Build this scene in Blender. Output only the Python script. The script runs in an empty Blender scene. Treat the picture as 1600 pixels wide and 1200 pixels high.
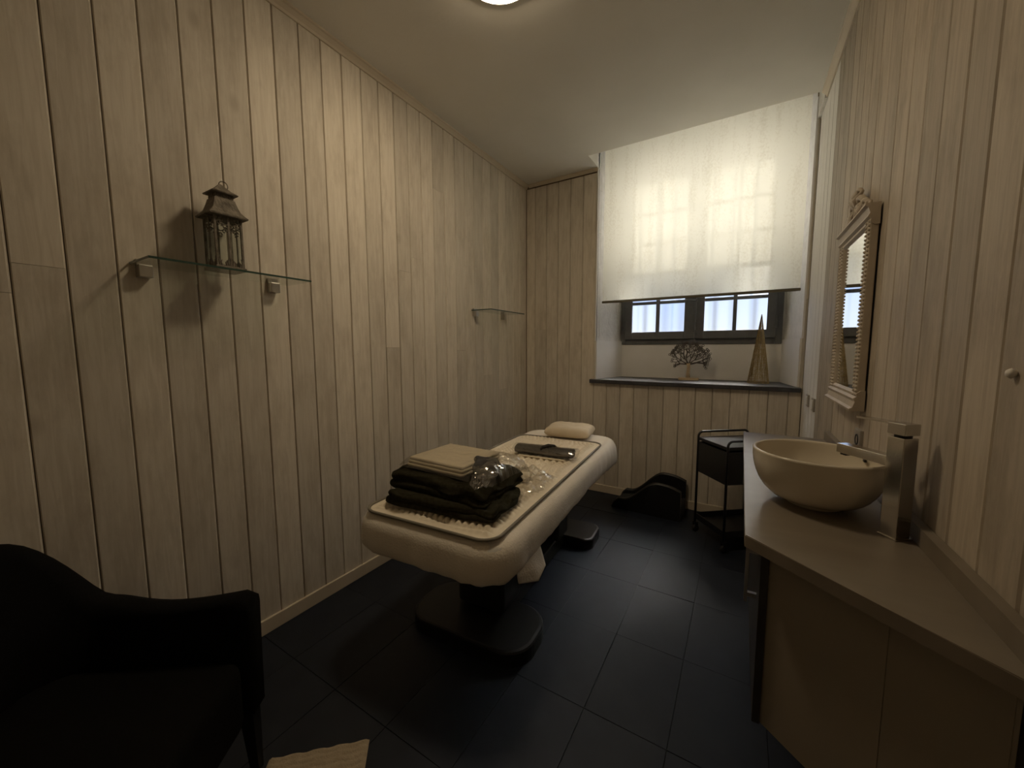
import bpy, bmesh, math, random
from mathutils import Vector, Matrix, noise
random.seed(7)
SC = bpy.context.scene
COL = SC.collection
PI = math.pi

# ------------------------------------------------------------------ camera
cam = bpy.data.cameras.new('camera')
cam.sensor_fit = 'HORIZONTAL'; cam.sensor_width = 36.0
cam.lens = 592.94 / 1600 * 36.0
cam.clip_start = 0.02
camo = bpy.data.objects.new('camera', cam); COL.objects.link(camo)
Rm = ((0.85583831, 0.04605018, -0.51518944), (0.51723497, -0.08189554, 0.85191614), (-0.00296082, -0.99557647, -0.0939081))
right = Vector((Rm[0][0], Rm[1][0], Rm[2][0])); down = Vector((Rm[0][1], Rm[1][1], Rm[2][1]))
right.normalize(); down = (down - right * down.dot(right)).normalized(); fwd = right.cross(down)
m = Matrix((right, -down, -fwd)).transposed().to_4x4(); m.translation = Vector((1.953, 0.0, 1.40))
camo.matrix_world = m
SC.camera = camo

# ------------------------------------------------------------------ sky, sun, exposure
SC.view_settings.view_transform = 'Standard'
SC.view_settings.look = 'None'
SC.view_settings.gamma = 1.0
SC.view_settings.use_curve_mapping = False
SC.view_settings.exposure = 0.15
SKY = 1.15; SUN = 13.5; LAMP = 36.0
world = bpy.data.worlds.new('sky'); SC.world = world; world.use_nodes = True
nt = world.node_tree; nt.nodes.clear()
wo = nt.nodes.new('ShaderNodeOutputWorld'); bg = nt.nodes.new('ShaderNodeBackground')
tc = nt.nodes.new('ShaderNodeTexCoord'); sx = nt.nodes.new('ShaderNodeSeparateXYZ'); rp = nt.nodes.new('ShaderNodeValToRGB')
nt.links.new(tc.outputs['Generated'], sx.inputs[0]); nt.links.new(sx.outputs['Z'], rp.inputs[0])
rp.color_ramp.elements[0].position = 0.0; rp.color_ramp.elements[0].color = (0.95, 0.95, 0.90, 1)
rp.color_ramp.elements[1].position = 0.8; rp.color_ramp.elements[1].color = (0.36, 0.55, 1.0, 1)
e_ = rp.color_ramp.elements.new(0.045); e_.color = (0.56, 0.70, 0.98, 1)
e_ = rp.color_ramp.elements.new(0.10); e_.color = (0.42, 0.58, 0.95, 1)
nt.links.new(rp.outputs[0], bg.inputs[0]); bg.inputs[1].default_value = SKY; nt.links.new(bg.outputs[0], wo.inputs[0])
sun = bpy.data.lights.new('sun', 'SUN'); sun.energy = SUN; sun.angle = 0.06; sun.color = (1.0, 0.92, 0.78)
suno = bpy.data.objects.new('sun', sun); COL.objects.link(suno)
suno.rotation_euler = Vector((-0.15, -1.0, -0.70)).to_track_quat('-Z', 'Y').to_euler()
# daylight portal in the window opening (guides the sampling of the sky, gives off nothing itself)
po = bpy.data.lights.new('window_portal', 'AREA'); po.shape = 'RECTANGLE'; po.size = 1.36; po.size_y = 1.66
po.cycles.is_portal = True
poo = bpy.data.objects.new('window_portal', po); COL.objects.link(poo); poo.location = (1.553, 4.13, 2.26)
poo.rotation_euler = (-PI / 2, 0, 0)

# ------------------------------------------------------------------ materials
def mat(name, col=(0.5, 0.5, 0.5), rough=0.6, metal=0.0, spec=0.5):
    mm = bpy.data.materials.new(name); mm.use_nodes = True
    b = mm.node_tree.nodes['Principled BSDF']
    b.inputs['Base Color'].default_value = (*col, 1); b.inputs['Roughness'].default_value = rough
    b.inputs['Metallic'].default_value = metal; b.inputs['Specular IOR Level'].default_value = spec
    return mm
def N(mm, t, **kw):
    n = mm.node_tree.nodes.new(t)
    for k, v in kw.items(): setattr(n, k, v)
    return n
def L(mm, a, b): mm.node_tree.links.new(a, b)
def P(mm): return mm.node_tree.nodes['Principled BSDF']
def noisy(name, c1, c2, scale=8, rough=0.7, bump=0.0, stretch=(1, 1, 1), detail=4, metal=0.0, spec=0.4, coord='Object', bscale=None, lo=0.3, hi=0.7, rrough=None):
    mm = mat(name, c1, rough, metal, spec)
    t = N(mm, 'ShaderNodeTexCoord'); mp = N(mm, 'ShaderNodeMapping'); mp.inputs['Scale'].default_value = stretch
    L(mm, t.outputs[coord], mp.inputs[0])
    nz = N(mm, 'ShaderNodeTexNoise'); nz.inputs['Scale'].default_value = scale; nz.inputs['Detail'].default_value = detail
    L(mm, mp.outputs[0], nz.inputs['Vector'])
    r = N(mm, 'ShaderNodeValToRGB'); r.color_ramp.elements[0].color = (*c1, 1); r.color_ramp.elements[1].color = (*c2, 1)
    r.color_ramp.elements[0].position = lo; r.color_ramp.elements[1].position = hi
    L(mm, nz.outputs[0], r.inputs[0]); L(mm, r.outputs[0], P(mm).inputs['Base Color'])
    if rrough:
        mr = N(mm, 'ShaderNodeMapRange'); mr.inputs[3].default_value = rrough[0]; mr.inputs[4].default_value = rrough[1]
        L(mm, nz.outputs[0], mr.inputs[0]); L(mm, mr.outputs[0], P(mm).inputs['Roughness'])
    if bump:
        n2 = nz
        if bscale:
            n2 = N(mm, 'ShaderNodeTexNoise'); n2.inputs['Scale'].default_value = bscale; n2.inputs['Detail'].default_value = 3
            L(mm, mp.outputs[0], n2.inputs['Vector'])
        b = N(mm, 'ShaderNodeBump'); b.inputs['Strength'].default_value = bump; b.inputs['Distance'].default_value = 0.01
        L(mm, n2.outputs[0], b.inputs['Height']); L(mm, b.outputs[0], P(mm).inputs['Normal'])
    return mm
def wood_wash(name, light, mid, dark, amount):
    """whitewashed softwood: long vertical grain, a few knots, a shade per board"""
    mm = mat(name, light, 0.62, 0, 0.3)
    g = N(mm, 'ShaderNodeNewGeometry'); oi = N(mm, 'ShaderNodeObjectInfo')
    off = N(mm, 'ShaderNodeVectorMath', operation='SCALE'); off.inputs[0].default_value = (13.7, 7.1, 29.3)
    L(mm, oi.outputs['Random'], off.inputs['Scale'])
    ad = N(mm, 'ShaderNodeVectorMath', operation='ADD'); L(mm, g.outputs['Position'], ad.inputs[0]); L(mm, off.outputs[0], ad.inputs[1])
    mp = N(mm, 'ShaderNodeMapping'); mp.inputs['Scale'].default_value = (1, 1, 0.07); L(mm, ad.outputs[0], mp.inputs[0])
    n1 = N(mm, 'ShaderNodeTexNoise'); n1.inputs['Scale'].default_value = 70; n1.inputs['Detail'].default_value = 5; n1.inputs['Distortion'].default_value = 0.6
    L(mm, mp.outputs[0], n1.inputs['Vector'])
    mp2 = N(mm, 'ShaderNodeMapping'); mp2.inputs['Scale'].default_value = (1, 1, 0.35); L(mm, ad.outputs[0], mp2.inputs[0])
    n2 = N(mm, 'ShaderNodeTexNoise'); n2.inputs['Scale'].default_value = 9; n2.inputs['Detail'].default_value = 6; n2.inputs['Roughness'].default_value = 0.7
    L(mm, mp2.outputs[0], n2.inputs['Vector'])
    vo = N(mm, 'ShaderNodeTexVoronoi'); vo.inputs['Scale'].default_value = 3.3
    mp3 = N(mm, 'ShaderNodeMapping'); mp3.inputs['Scale'].default_value = (1, 1, 0.6); L(mm, ad.outputs[0], mp3.inputs[0])
    L(mm, mp3.outputs[0], vo.inputs['Vector'])
    kn = N(mm, 'ShaderNodeMapRange'); kn.inputs[1].default_value = 0.03; kn.inputs[2].default_value = 0.10; kn.inputs[3].default_value = 1; kn.inputs[4].default_value = 0
    L(mm, vo.outputs['Distance'], kn.inputs[0])
    r1 = N(mm, 'ShaderNodeValToRGB'); r1.color_ramp.elements[0].color = (*mid, 1); r1.color_ramp.elements[1].color = (*light, 1)
    r1.color_ramp.elements[0].position = 0.32; r1.color_ramp.elements[1].position = 0.62
    L(mm, n1.outputs[0], r1.inputs[0])
    mx = N(mm, 'ShaderNodeMix', data_type='RGBA'); mx.inputs['B'].default_value = (*dark, 1); L(mm, r1.outputs[0], mx.inputs['A'])
    mr = N(mm, 'ShaderNodeMapRange'); mr.inputs[1].default_value = 0.47; mr.inputs[2].default_value = 0.78; mr.inputs[3].default_value = 0; mr.inputs[4].default_value = amount
    L(mm, n2.outputs[0], mr.inputs[0])
    km = N(mm, 'ShaderNodeMath', operation='MULTIPLY'); km.inputs[1].default_value = amount * 0.8; L(mm, kn.outputs[0], km.inputs[0])
    mxx = N(mm, 'ShaderNodeMath', operation='MAXIMUM'); L(mm, mr.outputs[0], mxx.inputs[0]); L(mm, km.outputs[0], mxx.inputs[1])
    L(mm, mxx.outputs[0], mx.inputs['Factor'])
    hs = N(mm, 'ShaderNodeHueSaturation'); L(mm, mx.outputs['Result'], hs.inputs['Color'])
    vr = N(mm, 'ShaderNodeMapRange'); vr.inputs[3].default_value = 0.84; vr.inputs[4].default_value = 1.06
    L(mm, oi.outputs['Random'], vr.inputs[0]); L(mm, vr.outputs[0], hs.inputs['Value'])
    L(mm, hs.outputs[0], P(mm).inputs['Base Color'])
    b = N(mm, 'ShaderNodeBump'); b.inputs['Strength'].default_value = 0.25; b.inputs['Distance'].default_value = 0.002
    L(mm, n1.outputs[0], b.inputs['Height']); L(mm, b.outputs[0], P(mm).inputs['Normal'])
    return mm
M = {}
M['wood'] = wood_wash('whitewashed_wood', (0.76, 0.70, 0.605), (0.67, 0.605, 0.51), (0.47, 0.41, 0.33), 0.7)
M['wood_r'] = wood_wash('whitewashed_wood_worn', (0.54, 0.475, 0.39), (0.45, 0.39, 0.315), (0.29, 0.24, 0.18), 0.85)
M['backing'] = mat('backing', (0.20, 0.14, 0.08), 0.9)
M['trim'] = noisy('painted_trim', (0.60, 0.52, 0.41), (0.66, 0.58, 0.46), 6, 0.5)
M['ceiling'] = noisy('ceiling_plaster', (0.76, 0.74, 0.69), (0.81, 0.79, 0.74), 2.2, 0.85, 0.05, bscale=60)
M['plaster'] = noisy('rough_plaster', (0.70, 0.68, 0.64), (0.82, 0.80, 0.76), 14, 0.85, 0.6, bscale=40)
M['lining'] = noisy('white_lining', (0.78, 0.76, 0.72), (0.82, 0.80, 0.77), 5, 0.7)
M['stone'] = noisy('pale_stone', (0.70, 0.66, 0.56), (0.80, 0.76, 0.67), 3, 0.9, 0.3)
M['gravel'] = noisy('gravel', (0.10, 0.11, 0.10), (0.16, 0.17, 0.15), 6, 0.95, 0.3)
M['tile'] = noisy('dark_vinyl', (0.010, 0.014, 0.024), (0.018, 0.023, 0.036), 7, 0.5, 0.06, bscale=5, spec=0.32, coord='Object', rrough=(0.40, 0.60))  # blue tint in the tile colour stands in for reflected sky
M['grout'] = mat('floor_joint', (0.012, 0.012, 0.013), 0.8)
M['slate'] = noisy('slate', (0.045, 0.045, 0.05), (0.07, 0.07, 0.075), 30, 0.5, 0.1)
M['winpaint'] = noisy('dark_grey_paint', (0.115, 0.12, 0.125), (0.14, 0.145, 0.15), 20, 0.45)
M['black_metal'] = mat('black_metal', (0.012, 0.012, 0.014), 0.4, 0.0, 0.5)
M['black_plastic'] = mat('black_plastic', (0.010, 0.010, 0.011), 0.45)
M['black_fabric'] = noisy('black_upholstery', (0.005, 0.005, 0.005), (0.008, 0.0075, 0.007), 200, 0.95, 0.1, spec=0.1)
M['rubber'] = mat('rubber', (0.015, 0.015, 0.016), 0.7)
M['steel'] = noisy('brushed_steel', (0.50, 0.48, 0.45), (0.58, 0.56, 0.53), 40, 0.32, metal=1.0, stretch=(1, 1, 0.1))
M['chrome'] = mat('chrome', (0.62, 0.60, 0.57), 0.16, 1.0)
M['ceramic'] = noisy('basin_glaze', (0.66, 0.60, 0.49), (0.70, 0.64, 0.53), 5, 0.16, spec=0.6)
M['worktop'] = noisy('worktop_laminate', (0.19, 0.16, 0.125), (0.235, 0.20, 0.155), 3, 0.38, stretch=(1, 4, 1), spec=0.45)
M['cabinet'] = noisy('cabinet_laminate', (0.27, 0.23, 0.18), (0.30, 0.26, 0.20), 4, 0.5)
M['door_dark'] = mat('dark_door_face', (0.03, 0.026, 0.024), 0.4)
M['sheet'] = noisy('cotton_sheet', (0.85, 0.79, 0.69), (0.89, 0.83, 0.74), 9, 0.9, 0.25, bscale=120, spec=0.15)
M['pad'] = noisy('quilted_pad', (0.82, 0.74, 0.60), (0.87, 0.79, 0.66), 30, 0.9, 0.15, bscale=300, spec=0.15)
M['piping'] = mat('grey_piping', (0.24, 0.22, 0.18), 0.8)
M['pillow'] = noisy('pillow_cloth', (0.72, 0.62, 0.47), (0.79, 0.69, 0.54), 12, 0.95, 0.3, bscale=220, spec=0.1)
M['towel'] = noisy('dark_green_terry', (0.034, 0.031, 0.018), (0.060, 0.054, 0.034), 60, 1.0, 0.9, bscale=420, spec=0.05)
M['cream'] = noisy('cream_cloth', (0.74, 0.65, 0.49), (0.80, 0.71, 0.55), 10, 0.9, 0.2, bscale=150, spec=0.1)
M['charcoal'] = noisy('charcoal_cloth', (0.045, 0.043, 0.042), (0.085, 0.08, 0.078), 22, 0.9, 0.4, bscale=160, spec=0.1)
M['rug'] = noisy('rug_cotton', (0.48, 0.40, 0.29), (0.58, 0.49, 0.37), 50, 1.0, 0.5, bscale=260, spec=0.05)
M['palewood'] = noisy('pale_wood', (0.50, 0.38, 0.24), (0.60, 0.47, 0.31), 20, 0.6, stretch=(1, 1, 0.2))
M['treemetal'] = mat('dark_cut_metal', (0.11, 0.095, 0.08), 0.5, 0.3)
M['gold'] = noisy('gold_wire', (0.36, 0.27, 0.12), (0.55, 0.43, 0.22), 90, 0.4, metal=0.6)
M['lantern'] = noisy('aged_zinc', (0.10, 0.085, 0.065), (0.24, 0.21, 0.17), 38, 0.7, 0.4, metal=0.2, bscale=90)
M['frame'] = noisy('mirror_frame_paint', (0.46, 0.40, 0.32), (0.56, 0.49, 0.40), 16, 0.5, 0.1)
M['switch'] = mat('switch_plate', (0.42, 0.40, 0.37), 0.35, 0.5)
M['bar'] = mat('olive_bar', (0.16, 0.145, 0.10), 0.4, 0.3)
M['white_plastic'] = mat('white_plastic', (0.75, 0.73, 0.68), 0.4)
mm = mat('mirror_silver', (0.86, 0.87, 0.86), 0.02, 1.0); M['mirror'] = mm
# blind: translucent roller fabric with a fine speckle
mm = mat('blind_fabric'); M['blind'] = mm
nt = mm.node_tree; nt.nodes.remove(P(mm)); out = nt.nodes['Material Output']
d = N(mm, 'ShaderNodeBsdfDiffuse'); t = N(mm, 'ShaderNodeBsdfTranslucent'); ms = N(mm, 'ShaderNodeMixShader')
tcn = N(mm, 'ShaderNodeTexCoord'); nz = N(mm, 'ShaderNodeTexNoise'); nz.inputs['Scale'].default_value = 75; nz.inputs['Detail'].default_value = 4
mpn = N(mm, 'ShaderNodeMapping'); mpn.inputs['Scale'].default_value = (1, 1, 0.8); L(mm, tcn.outputs['Object'], mpn.inputs[0]); L(mm, mpn.outputs[0], nz.inputs['Vector'])
nb = N(mm, 'ShaderNodeTexNoise'); nb.inputs['Scale'].default_value = 14; mpb = N(mm, 'ShaderNodeMapping'); mpb.inputs['Scale'].default_value = (1, 1, 0.12)
L(mm, tcn.outputs['Object'], mpb.inputs[0]); L(mm, mpb.outputs[0], nb.inputs['Vector'])
av = N(mm, 'ShaderNodeMath', operation='ADD'); L(mm, nz.outputs[0], av.inputs[0]); L(mm, nb.outputs[0], av.inputs[1])
rr = N(mm, 'ShaderNodeValToRGB'); rr.color_ramp.elements[0].position = 0.72; rr.color_ramp.elements[1].position = 1.15
rr.color_ramp.elements[0].color = (0.86, 0.82, 0.68, 1); rr.color_ramp.elements[1].color = (0.95, 0.92, 0.79, 1)
L(mm, av.outputs[0], rr.inputs[0]); L(mm, rr.outputs[0], d.inputs[0]); L(mm, rr.outputs[0], t.inputs[0])
ms.inputs[0].default_value = 0.70; L(mm, d.outputs[0], ms.inputs[1]); L(mm, t.outputs[0], ms.inputs[2])
tp = N(mm, 'ShaderNodeBsdfTransparent'); tp.inputs[0].default_value = (1, 0.97, 0.86, 1); m2 = N(mm, 'ShaderNodeMixShader'); m2.inputs[0].default_value = 0.03
L(mm, ms.outputs[0], m2.inputs[1]); L(mm, tp.outputs[0], m2.inputs[2]); L(mm, m2.outputs[0], out.inputs[0])
def glassy(name, tint, gloss=0.08, trans_w=0.0, rough=0.02):
    """thin clear sheet: see-through with a surface gloss, optionally a milky share"""
    mm = mat(name); nt = mm.node_tree; nt.nodes.remove(P(mm)); out = nt.nodes['Material Output']
    tr = N(mm, 'ShaderNodeBsdfTransparent'); tr.inputs[0].default_value = (*tint, 1)
    last = tr
    if trans_w:
        tl = N(mm, 'ShaderNodeBsdfTranslucent'); tl.inputs[0].default_value = (0.92, 0.94, 0.97, 1)
        mi = N(mm, 'ShaderNodeMixShader'); mi.inputs[0].default_value = trans_w
        L(mm, tr.outputs[0], mi.inputs[1]); L(mm, tl.outputs[0], mi.inputs[2]); last = mi
    gl = N(mm, 'ShaderNodeBsdfGlossy'); gl.inputs['Roughness'].default_value = rough
    fr = N(mm, 'ShaderNodeLayerWeight'); fr.inputs[0].default_value = 0.5
    pw = N(mm, 'ShaderNodeMath', operation='POWER'); pw.inputs[1].default_value = 5.0; L(mm, fr.outputs['Facing'], pw.inputs[0])
    mu = N(mm, 'ShaderNodeMath', operation='MULTIPLY_ADD'); mu.inputs[1].default_value = 0.6; mu.inputs[2].default_value = 0.03 + gloss
    L(mm, pw.outputs[0], mu.inputs[0])
    mx = N(mm, 'ShaderNodeMixShader'); L(mm, mu.outputs[0], mx.inputs[0]); L(mm, last.outputs[0], mx.inputs[1]); L(mm, gl.outputs[0], mx.inputs[2])
    L(mm, mx.outputs[0], out.inputs[0]); return mm
mm = mat('window_pane'); M['pane'] = mm
nt = mm.node_tree; nt.nodes.remove(P(mm)); out = nt.nodes['Material Output']
rf = N(mm, 'ShaderNodeBsdfRefraction'); rf.inputs['IOR'].default_value = 1.6; rf.inputs['Roughness'].default_value = 0.5; rf.inputs[0].default_value = (0.95, 0.97, 1, 1)
tl = N(mm, 'ShaderNodeBsdfTranslucent'); tl.inputs[0].default_value = (0.93, 0.95, 0.98, 1)
mi = N(mm, 'ShaderNodeMixShader'); mi.inputs[0].default_value = 0.03; L(mm, rf.outputs[0], mi.inputs[1]); L(mm, tl.outputs[0], mi.inputs[2]); L(mm, mi.outputs[0], out.inputs[0])
mm = mat('milky_pane'); M['milky'] = mm  # unseen upper panes, made milky so the sun brightens the blind from behind
nt = mm.node_tree; nt.nodes.remove(P(mm)); out = nt.nodes['Material Output']
tl = N(mm, 'ShaderNodeBsdfTranslucent'); tl.inputs[0].default_value = (0.93, 0.93, 0.92, 1); L(mm, tl.outputs[0], out.inputs[0])
M['clear'] = glassy('clear_glass', (0.95, 0.97, 0.955), 0.0)
M['glass_edge'] = mat('glass_edge', (0.035, 0.075, 0.06), 0.15)
M['film'] = glassy('plastic_film', (0.93, 0.92, 0.89), 0.16, 0.06, 0.13)
mm = mat('lamp_glass', (0.9, 0.8, 0.6), 0.4); M['lamp'] = mm
P(mm).inputs['Emission Color'].default_value = (1.0, 0.79, 0.52, 1); P(mm).inputs['Emission Strength'].default_value = LAMP

# ------------------------------------------------------------------ mesh helpers
def link(name, me, mt, parent=None, smooth=False):
    o = bpy.data.objects.new(name, me); COL.objects.link(o)
    if mt is not None and not me.materials: me.materials.append(M[mt])
    if parent is not None: o.parent = parent
    if smooth:
        for p in me.polygons: p.use_smooth = True
    return o
def from_bm(name, bm, mt, parent=None, smooth=False):
    bmesh.ops.recalc_face_normals(bm, faces=bm.faces[:])
    me = bpy.data.meshes.new(name); bm.to_mesh(me); bm.free()
    return link(name, me, mt, parent, smooth)
def bx(bm, x0, x1, y0, y1, z0, z1):
    vs = [bm.verts.new(p) for p in ((x0, y0, z0), (x1, y0, z0), (x1, y1, z0), (x0, y1, z0), (x0, y0, z1), (x1, y0, z1), (x1, y1, z1), (x0, y1, z1))]
    fs = [bm.faces.new([vs[i] for i in f]) for f in ((0, 3, 2, 1), (4, 5, 6, 7), (0, 1, 5, 4), (1, 2, 6, 5), (2, 3, 7, 6), (3, 0, 4, 7))]
    return vs
def box(name, b, mt, parent=None, bev=0.0, seg=2):
    bm = bmesh.new(); bx(bm, *b)
    if bev: bmesh.ops.bevel(bm, geom=bm.edges[:], offset=bev, segments=seg, affect='EDGES', profile=0.5)
    return from_bm(name, bm, mt, parent, False)
def boxes(name, bs, mt, parent=None):
    bm = bmesh.new()
    for b in bs: bx(bm, *b)
    return from_bm(name, bm, mt, parent)
def prism(bm, pts, z0, z1):
    a = [bm.verts.new((p[0], p[1], z0)) for p in pts]; b = [bm.verts.new((p[0], p[1], z1)) for p in pts]
    n = len(pts); bm.faces.new(a[::-1]); bm.faces.new(b)
    for i in range(n): bm.faces.new((a[i], a[(i + 1) % n], b[(i + 1) % n], b[i]))
def loft(bm, rings, caps=True, closed=True):
    R = [[bm.verts.new(p) for p in r] for r in rings]
    for a, b in zip(R, R[1:]):
        n = len(a)
        for i in range(n if closed else n - 1): bm.faces.new((a[i], a[(i + 1) % n], b[(i + 1) % n], b[i]))
    if caps:
        bm.faces.new(R[0][::-1]); bm.faces.new(R[-1])
    return R
def lathe(bm, prof, seg=32, c=(0, 0, 0), caps=False):
    loft(bm, [[(c[0] + r * math.cos(2 * PI * k / seg), c[1] + r * math.sin(2 * PI * k / seg), c[2] + z) for k in range(seg)] for r, z in prof], caps)
def tube(bm, pts, r, seg=8, cap=True):
    pts = [Vector(p) for p in pts]; n = len(pts); rs = r if isinstance(r, (list, tuple)) else [r] * n
    rings = []; ref = None
    for i, p in enumerate(pts):
        t = (pts[min(i + 1, n - 1)] - pts[max(i - 1, 0)]).normalized()
        if ref is None:
            ref = Vector((0, 0, 1)) if abs(t.z) < 0.9 else Vector((1, 0, 0))
        u = (ref - t * ref.dot(t)).normalized(); v = t.cross(u); ref = u
        rings.append([p + (u * math.cos(2 * PI * k / seg) + v * math.sin(2 * PI * k / seg)) * rs[i] for k in range(seg)])
    loft(bm, rings, cap)
def rrect(w, d, r, seg=6):
    """rounded rectangle outline, centred, counter-clockwise"""
    pts = []
    for cx, cy, a0 in ((w / 2 - r, d / 2 - r, 0), (-w / 2 + r, d / 2 - r, PI / 2), (-w / 2 + r, -d / 2 + r, PI), (w / 2 - r, -d / 2 + r, 1.5 * PI)):
        for k in range(seg + 1):
            a = a0 + PI / 2 * k / seg; pts.append((cx + r * math.cos(a), cy + r * math.sin(a)))
    return pts
def soft_box(bm, w, d, z0, z1, rp, re, seg=6, es=5):
    rings = []
    for k in range(es + 1):
        a = PI / 2 * k / es; i = re * (1 - math.sin(a)); rings.append([(x, y, z0 + re * (1 - math.cos(a))) for x, y in rrect(w - 2 * i, d - 2 * i, max(rp - i, 0.004), seg)])
    for k in range(es + 1):
        a = PI / 2 * k / es; i = re * (1 - math.cos(a)); rings.append([(x, y, z1 - re + re * math.sin(a)) for x, y in rrect(w - 2 * i, d - 2 * i, max(rp - i, 0.004), seg)])
    loft(bm, rings)
def empty(name, loc=(0, 0, 0), rz=0.0):
    o = bpy.data.objects.new(name, None); COL.objects.link(o); o.location = loc; o.rotation_euler = (0, 0, rz); o.empty_display_size = 0.1
    return o
def tag(o, label, cat, group=None):
    o['label'] = label; o['category'] = cat
    if group: o['group'] = group
    return o
def struct(o, label=None, cat=None):
    o['kind'] = 'structure'
    if label: o['label'] = label
    if cat: o['category'] = cat
    return o
def fbm(x, y, z=0.0, o=3):
    return noise.fractal(Vector((x, y, z)), 1.0, 2.0, o)

# ------------------------------------------------------------------ room shell
XR = 2.35; YB = 3.528; ZC = 3.04; YF = -0.80
OX0, OX1 = 0.749, 2.328        # window opening in the back wall
ZS = 1.102                     # top of the window sill
ZT = 3.36                      # top of the window recess
floor = struct(boxes('floor', [(-0.15, XR + 0.15, YF - 0.1, 4.1, -0.10, -0.004)], 'grout'), 'dark charcoal tiled floor of the treatment room', 'floor')
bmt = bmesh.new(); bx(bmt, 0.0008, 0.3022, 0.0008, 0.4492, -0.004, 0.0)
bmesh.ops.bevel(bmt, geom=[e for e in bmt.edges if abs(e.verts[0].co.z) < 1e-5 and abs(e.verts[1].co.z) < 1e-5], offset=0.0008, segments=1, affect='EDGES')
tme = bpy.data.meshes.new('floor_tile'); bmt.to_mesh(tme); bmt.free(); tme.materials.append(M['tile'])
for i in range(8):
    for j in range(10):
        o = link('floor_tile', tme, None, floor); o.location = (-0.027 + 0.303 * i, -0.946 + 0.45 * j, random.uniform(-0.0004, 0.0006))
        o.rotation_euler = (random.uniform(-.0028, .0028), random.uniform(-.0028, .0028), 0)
struct(boxes('ceiling', [(-0.15, XR + 0.15, YF - 0.1, 3.27, ZC, ZC + 0.1), (-0.15, OX0, 3.27, 3.60, ZC, ZC + 0.1), (OX1 + 0.02, XR + 0.15, 3.27, 3.60, ZC, ZC + 0.1)], 'ceiling'), 'off-white plaster ceiling cut back above the window', 'ceiling')
wl = struct(boxes('wall_left', [(-0.15, -0.0125, YF - 0.1, 4.1, 0, ZC)], 'backing'), 'left wall clad in whitewashed vertical wooden boards', 'wall')
wr = struct(boxes('wall_right', [(XR + 0.0125, XR + 0.15, YF - 0.1, 4.1, 0, ZT + .1)], 'backing'), 'right wall clad in worn whitewashed vertical boards', 'wall')
wb = struct(boxes('wall_back', [(-0.05, OX0, YB + 0.0125, 3.57, 0, ZC), (OX0, OX1, YB + 0.0125, 3.57, 0, ZS - 0.045), (OX1, XR + 0.05, YB + 0.0125, 3.57, 0, ZC + .3)], 'backing'), 'back wall of whitewashed boards around the window', 'wall')
struct(boxes('wall_front', [(-0.15, XR + 0.15, YF - 0.1, YF, 0, ZC)], 'trim'), 'plain painted wall behind the viewer', 'wall')
# one board: front face towards +x, width along y (unit), height along z (unit)
def board_mesh(name, mt):
    t, c = 0.0125, 0.055
    pr = [(-t, 0.006), (-t, 0.994), (-0.0055, 0.990), (0, 1 - c), (0, c * .6), (-0.0055, 0.010)]
    bm = bmesh.new(); loft(bm, [[(x, y, 0) for x, y in pr], [(x, y, 1) for x, y in pr]])
    bmesh.ops.recalc_face_normals(bm, faces=bm.faces[:])
    me = bpy.data.meshes.new(name); bm.to_mesh(me); bm.free(); me.materials.append(M[mt]); return me
BW = board_mesh('wall_board', 'wood'); BWR = board_mesh('wall_board_worn', 'wood_r'); BWW = board_mesh('wall_board_white', 'lining')
def pieces(z0, z1, p=0.38):
    if z1 - z0 < 1.2 or random.random() > p: return [(z0, z1)]
    c = random.uniform(z0 + 0.35, z1 - 0.35); return [(z0, c - 0.0006), (c + 0.0006, z1)]
def put(me, wall, a, b, z0, z1, side):
    for q0, q1 in pieces(z0, z1):
        o = link('wall_board', me, None, wall); w = b - a
        j = random.uniform(-0.0008, 0.0008)
        if side == 'L': o.location = (j, a, q0); o.scale = (1, w, q1 - q0)
        elif side == 'R': o.location = (XR + j, b, q0); o.scale = (1, w, q1 - q0); o.rotation_euler = (0, 0, PI)
        else: o.location = (a, YB + j, q0); o.scale = (1, w, q1 - q0); o.rotation_euler = (0, 0, -PI / 2)
gl = [.226, .345, .467, .584, .706, .824, .949, 1.07, 1.193, 1.31, 1.431, 1.554, 1.676, 1.793, 1.908, 2.024, 2.142, 2.263, 2.385, 2.506, 2.63, 2.753, 2.877, 3.003, 3.13, 3.257, 3.388, YB]
while gl[0] > YF + 0.02: gl.insert(0, gl[0] - 0.1215)
gl[0] = YF
for a, b in zip(gl, gl[1:]): put(BW, wl, a, b, 0.07, 3.0, 'L')
gr = [1.033 + 0.125 * k for k in range(-15, 20)] ; gr = [YF] + [g for g in gr if YF + 0.03 < g < YB - 0.02] + [YB]
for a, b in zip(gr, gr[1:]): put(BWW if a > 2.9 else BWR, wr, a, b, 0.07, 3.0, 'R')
gb = [0.0] + [0.101 + 0.1276 * k for k in range(18)]; gb = [g for g in gb if g < XR - 0.02] + [XR]
for a, b in zip(gb, gb[1:]):
    if b <= OX0 + 0.02 : put(BW, wb, a, min(b, OX0), 0.07, 3.0, 'B')
    elif a >= OX1 - 0.03: put(BW, wb, max(a, OX1), b, 0.07, 3.02, 'B')
    else:
        if a < OX0 - 0.01: put(BW, wb, a, OX0, ZS - 0.03, 3.0, 'B')
        if b > OX1 + 0.01: put(BW, wb, OX1, b, ZS - 0.03, 3.02, 'B')
        put(BW, wb, a, b, 0.07, ZS - 0.03, 'B')
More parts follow.
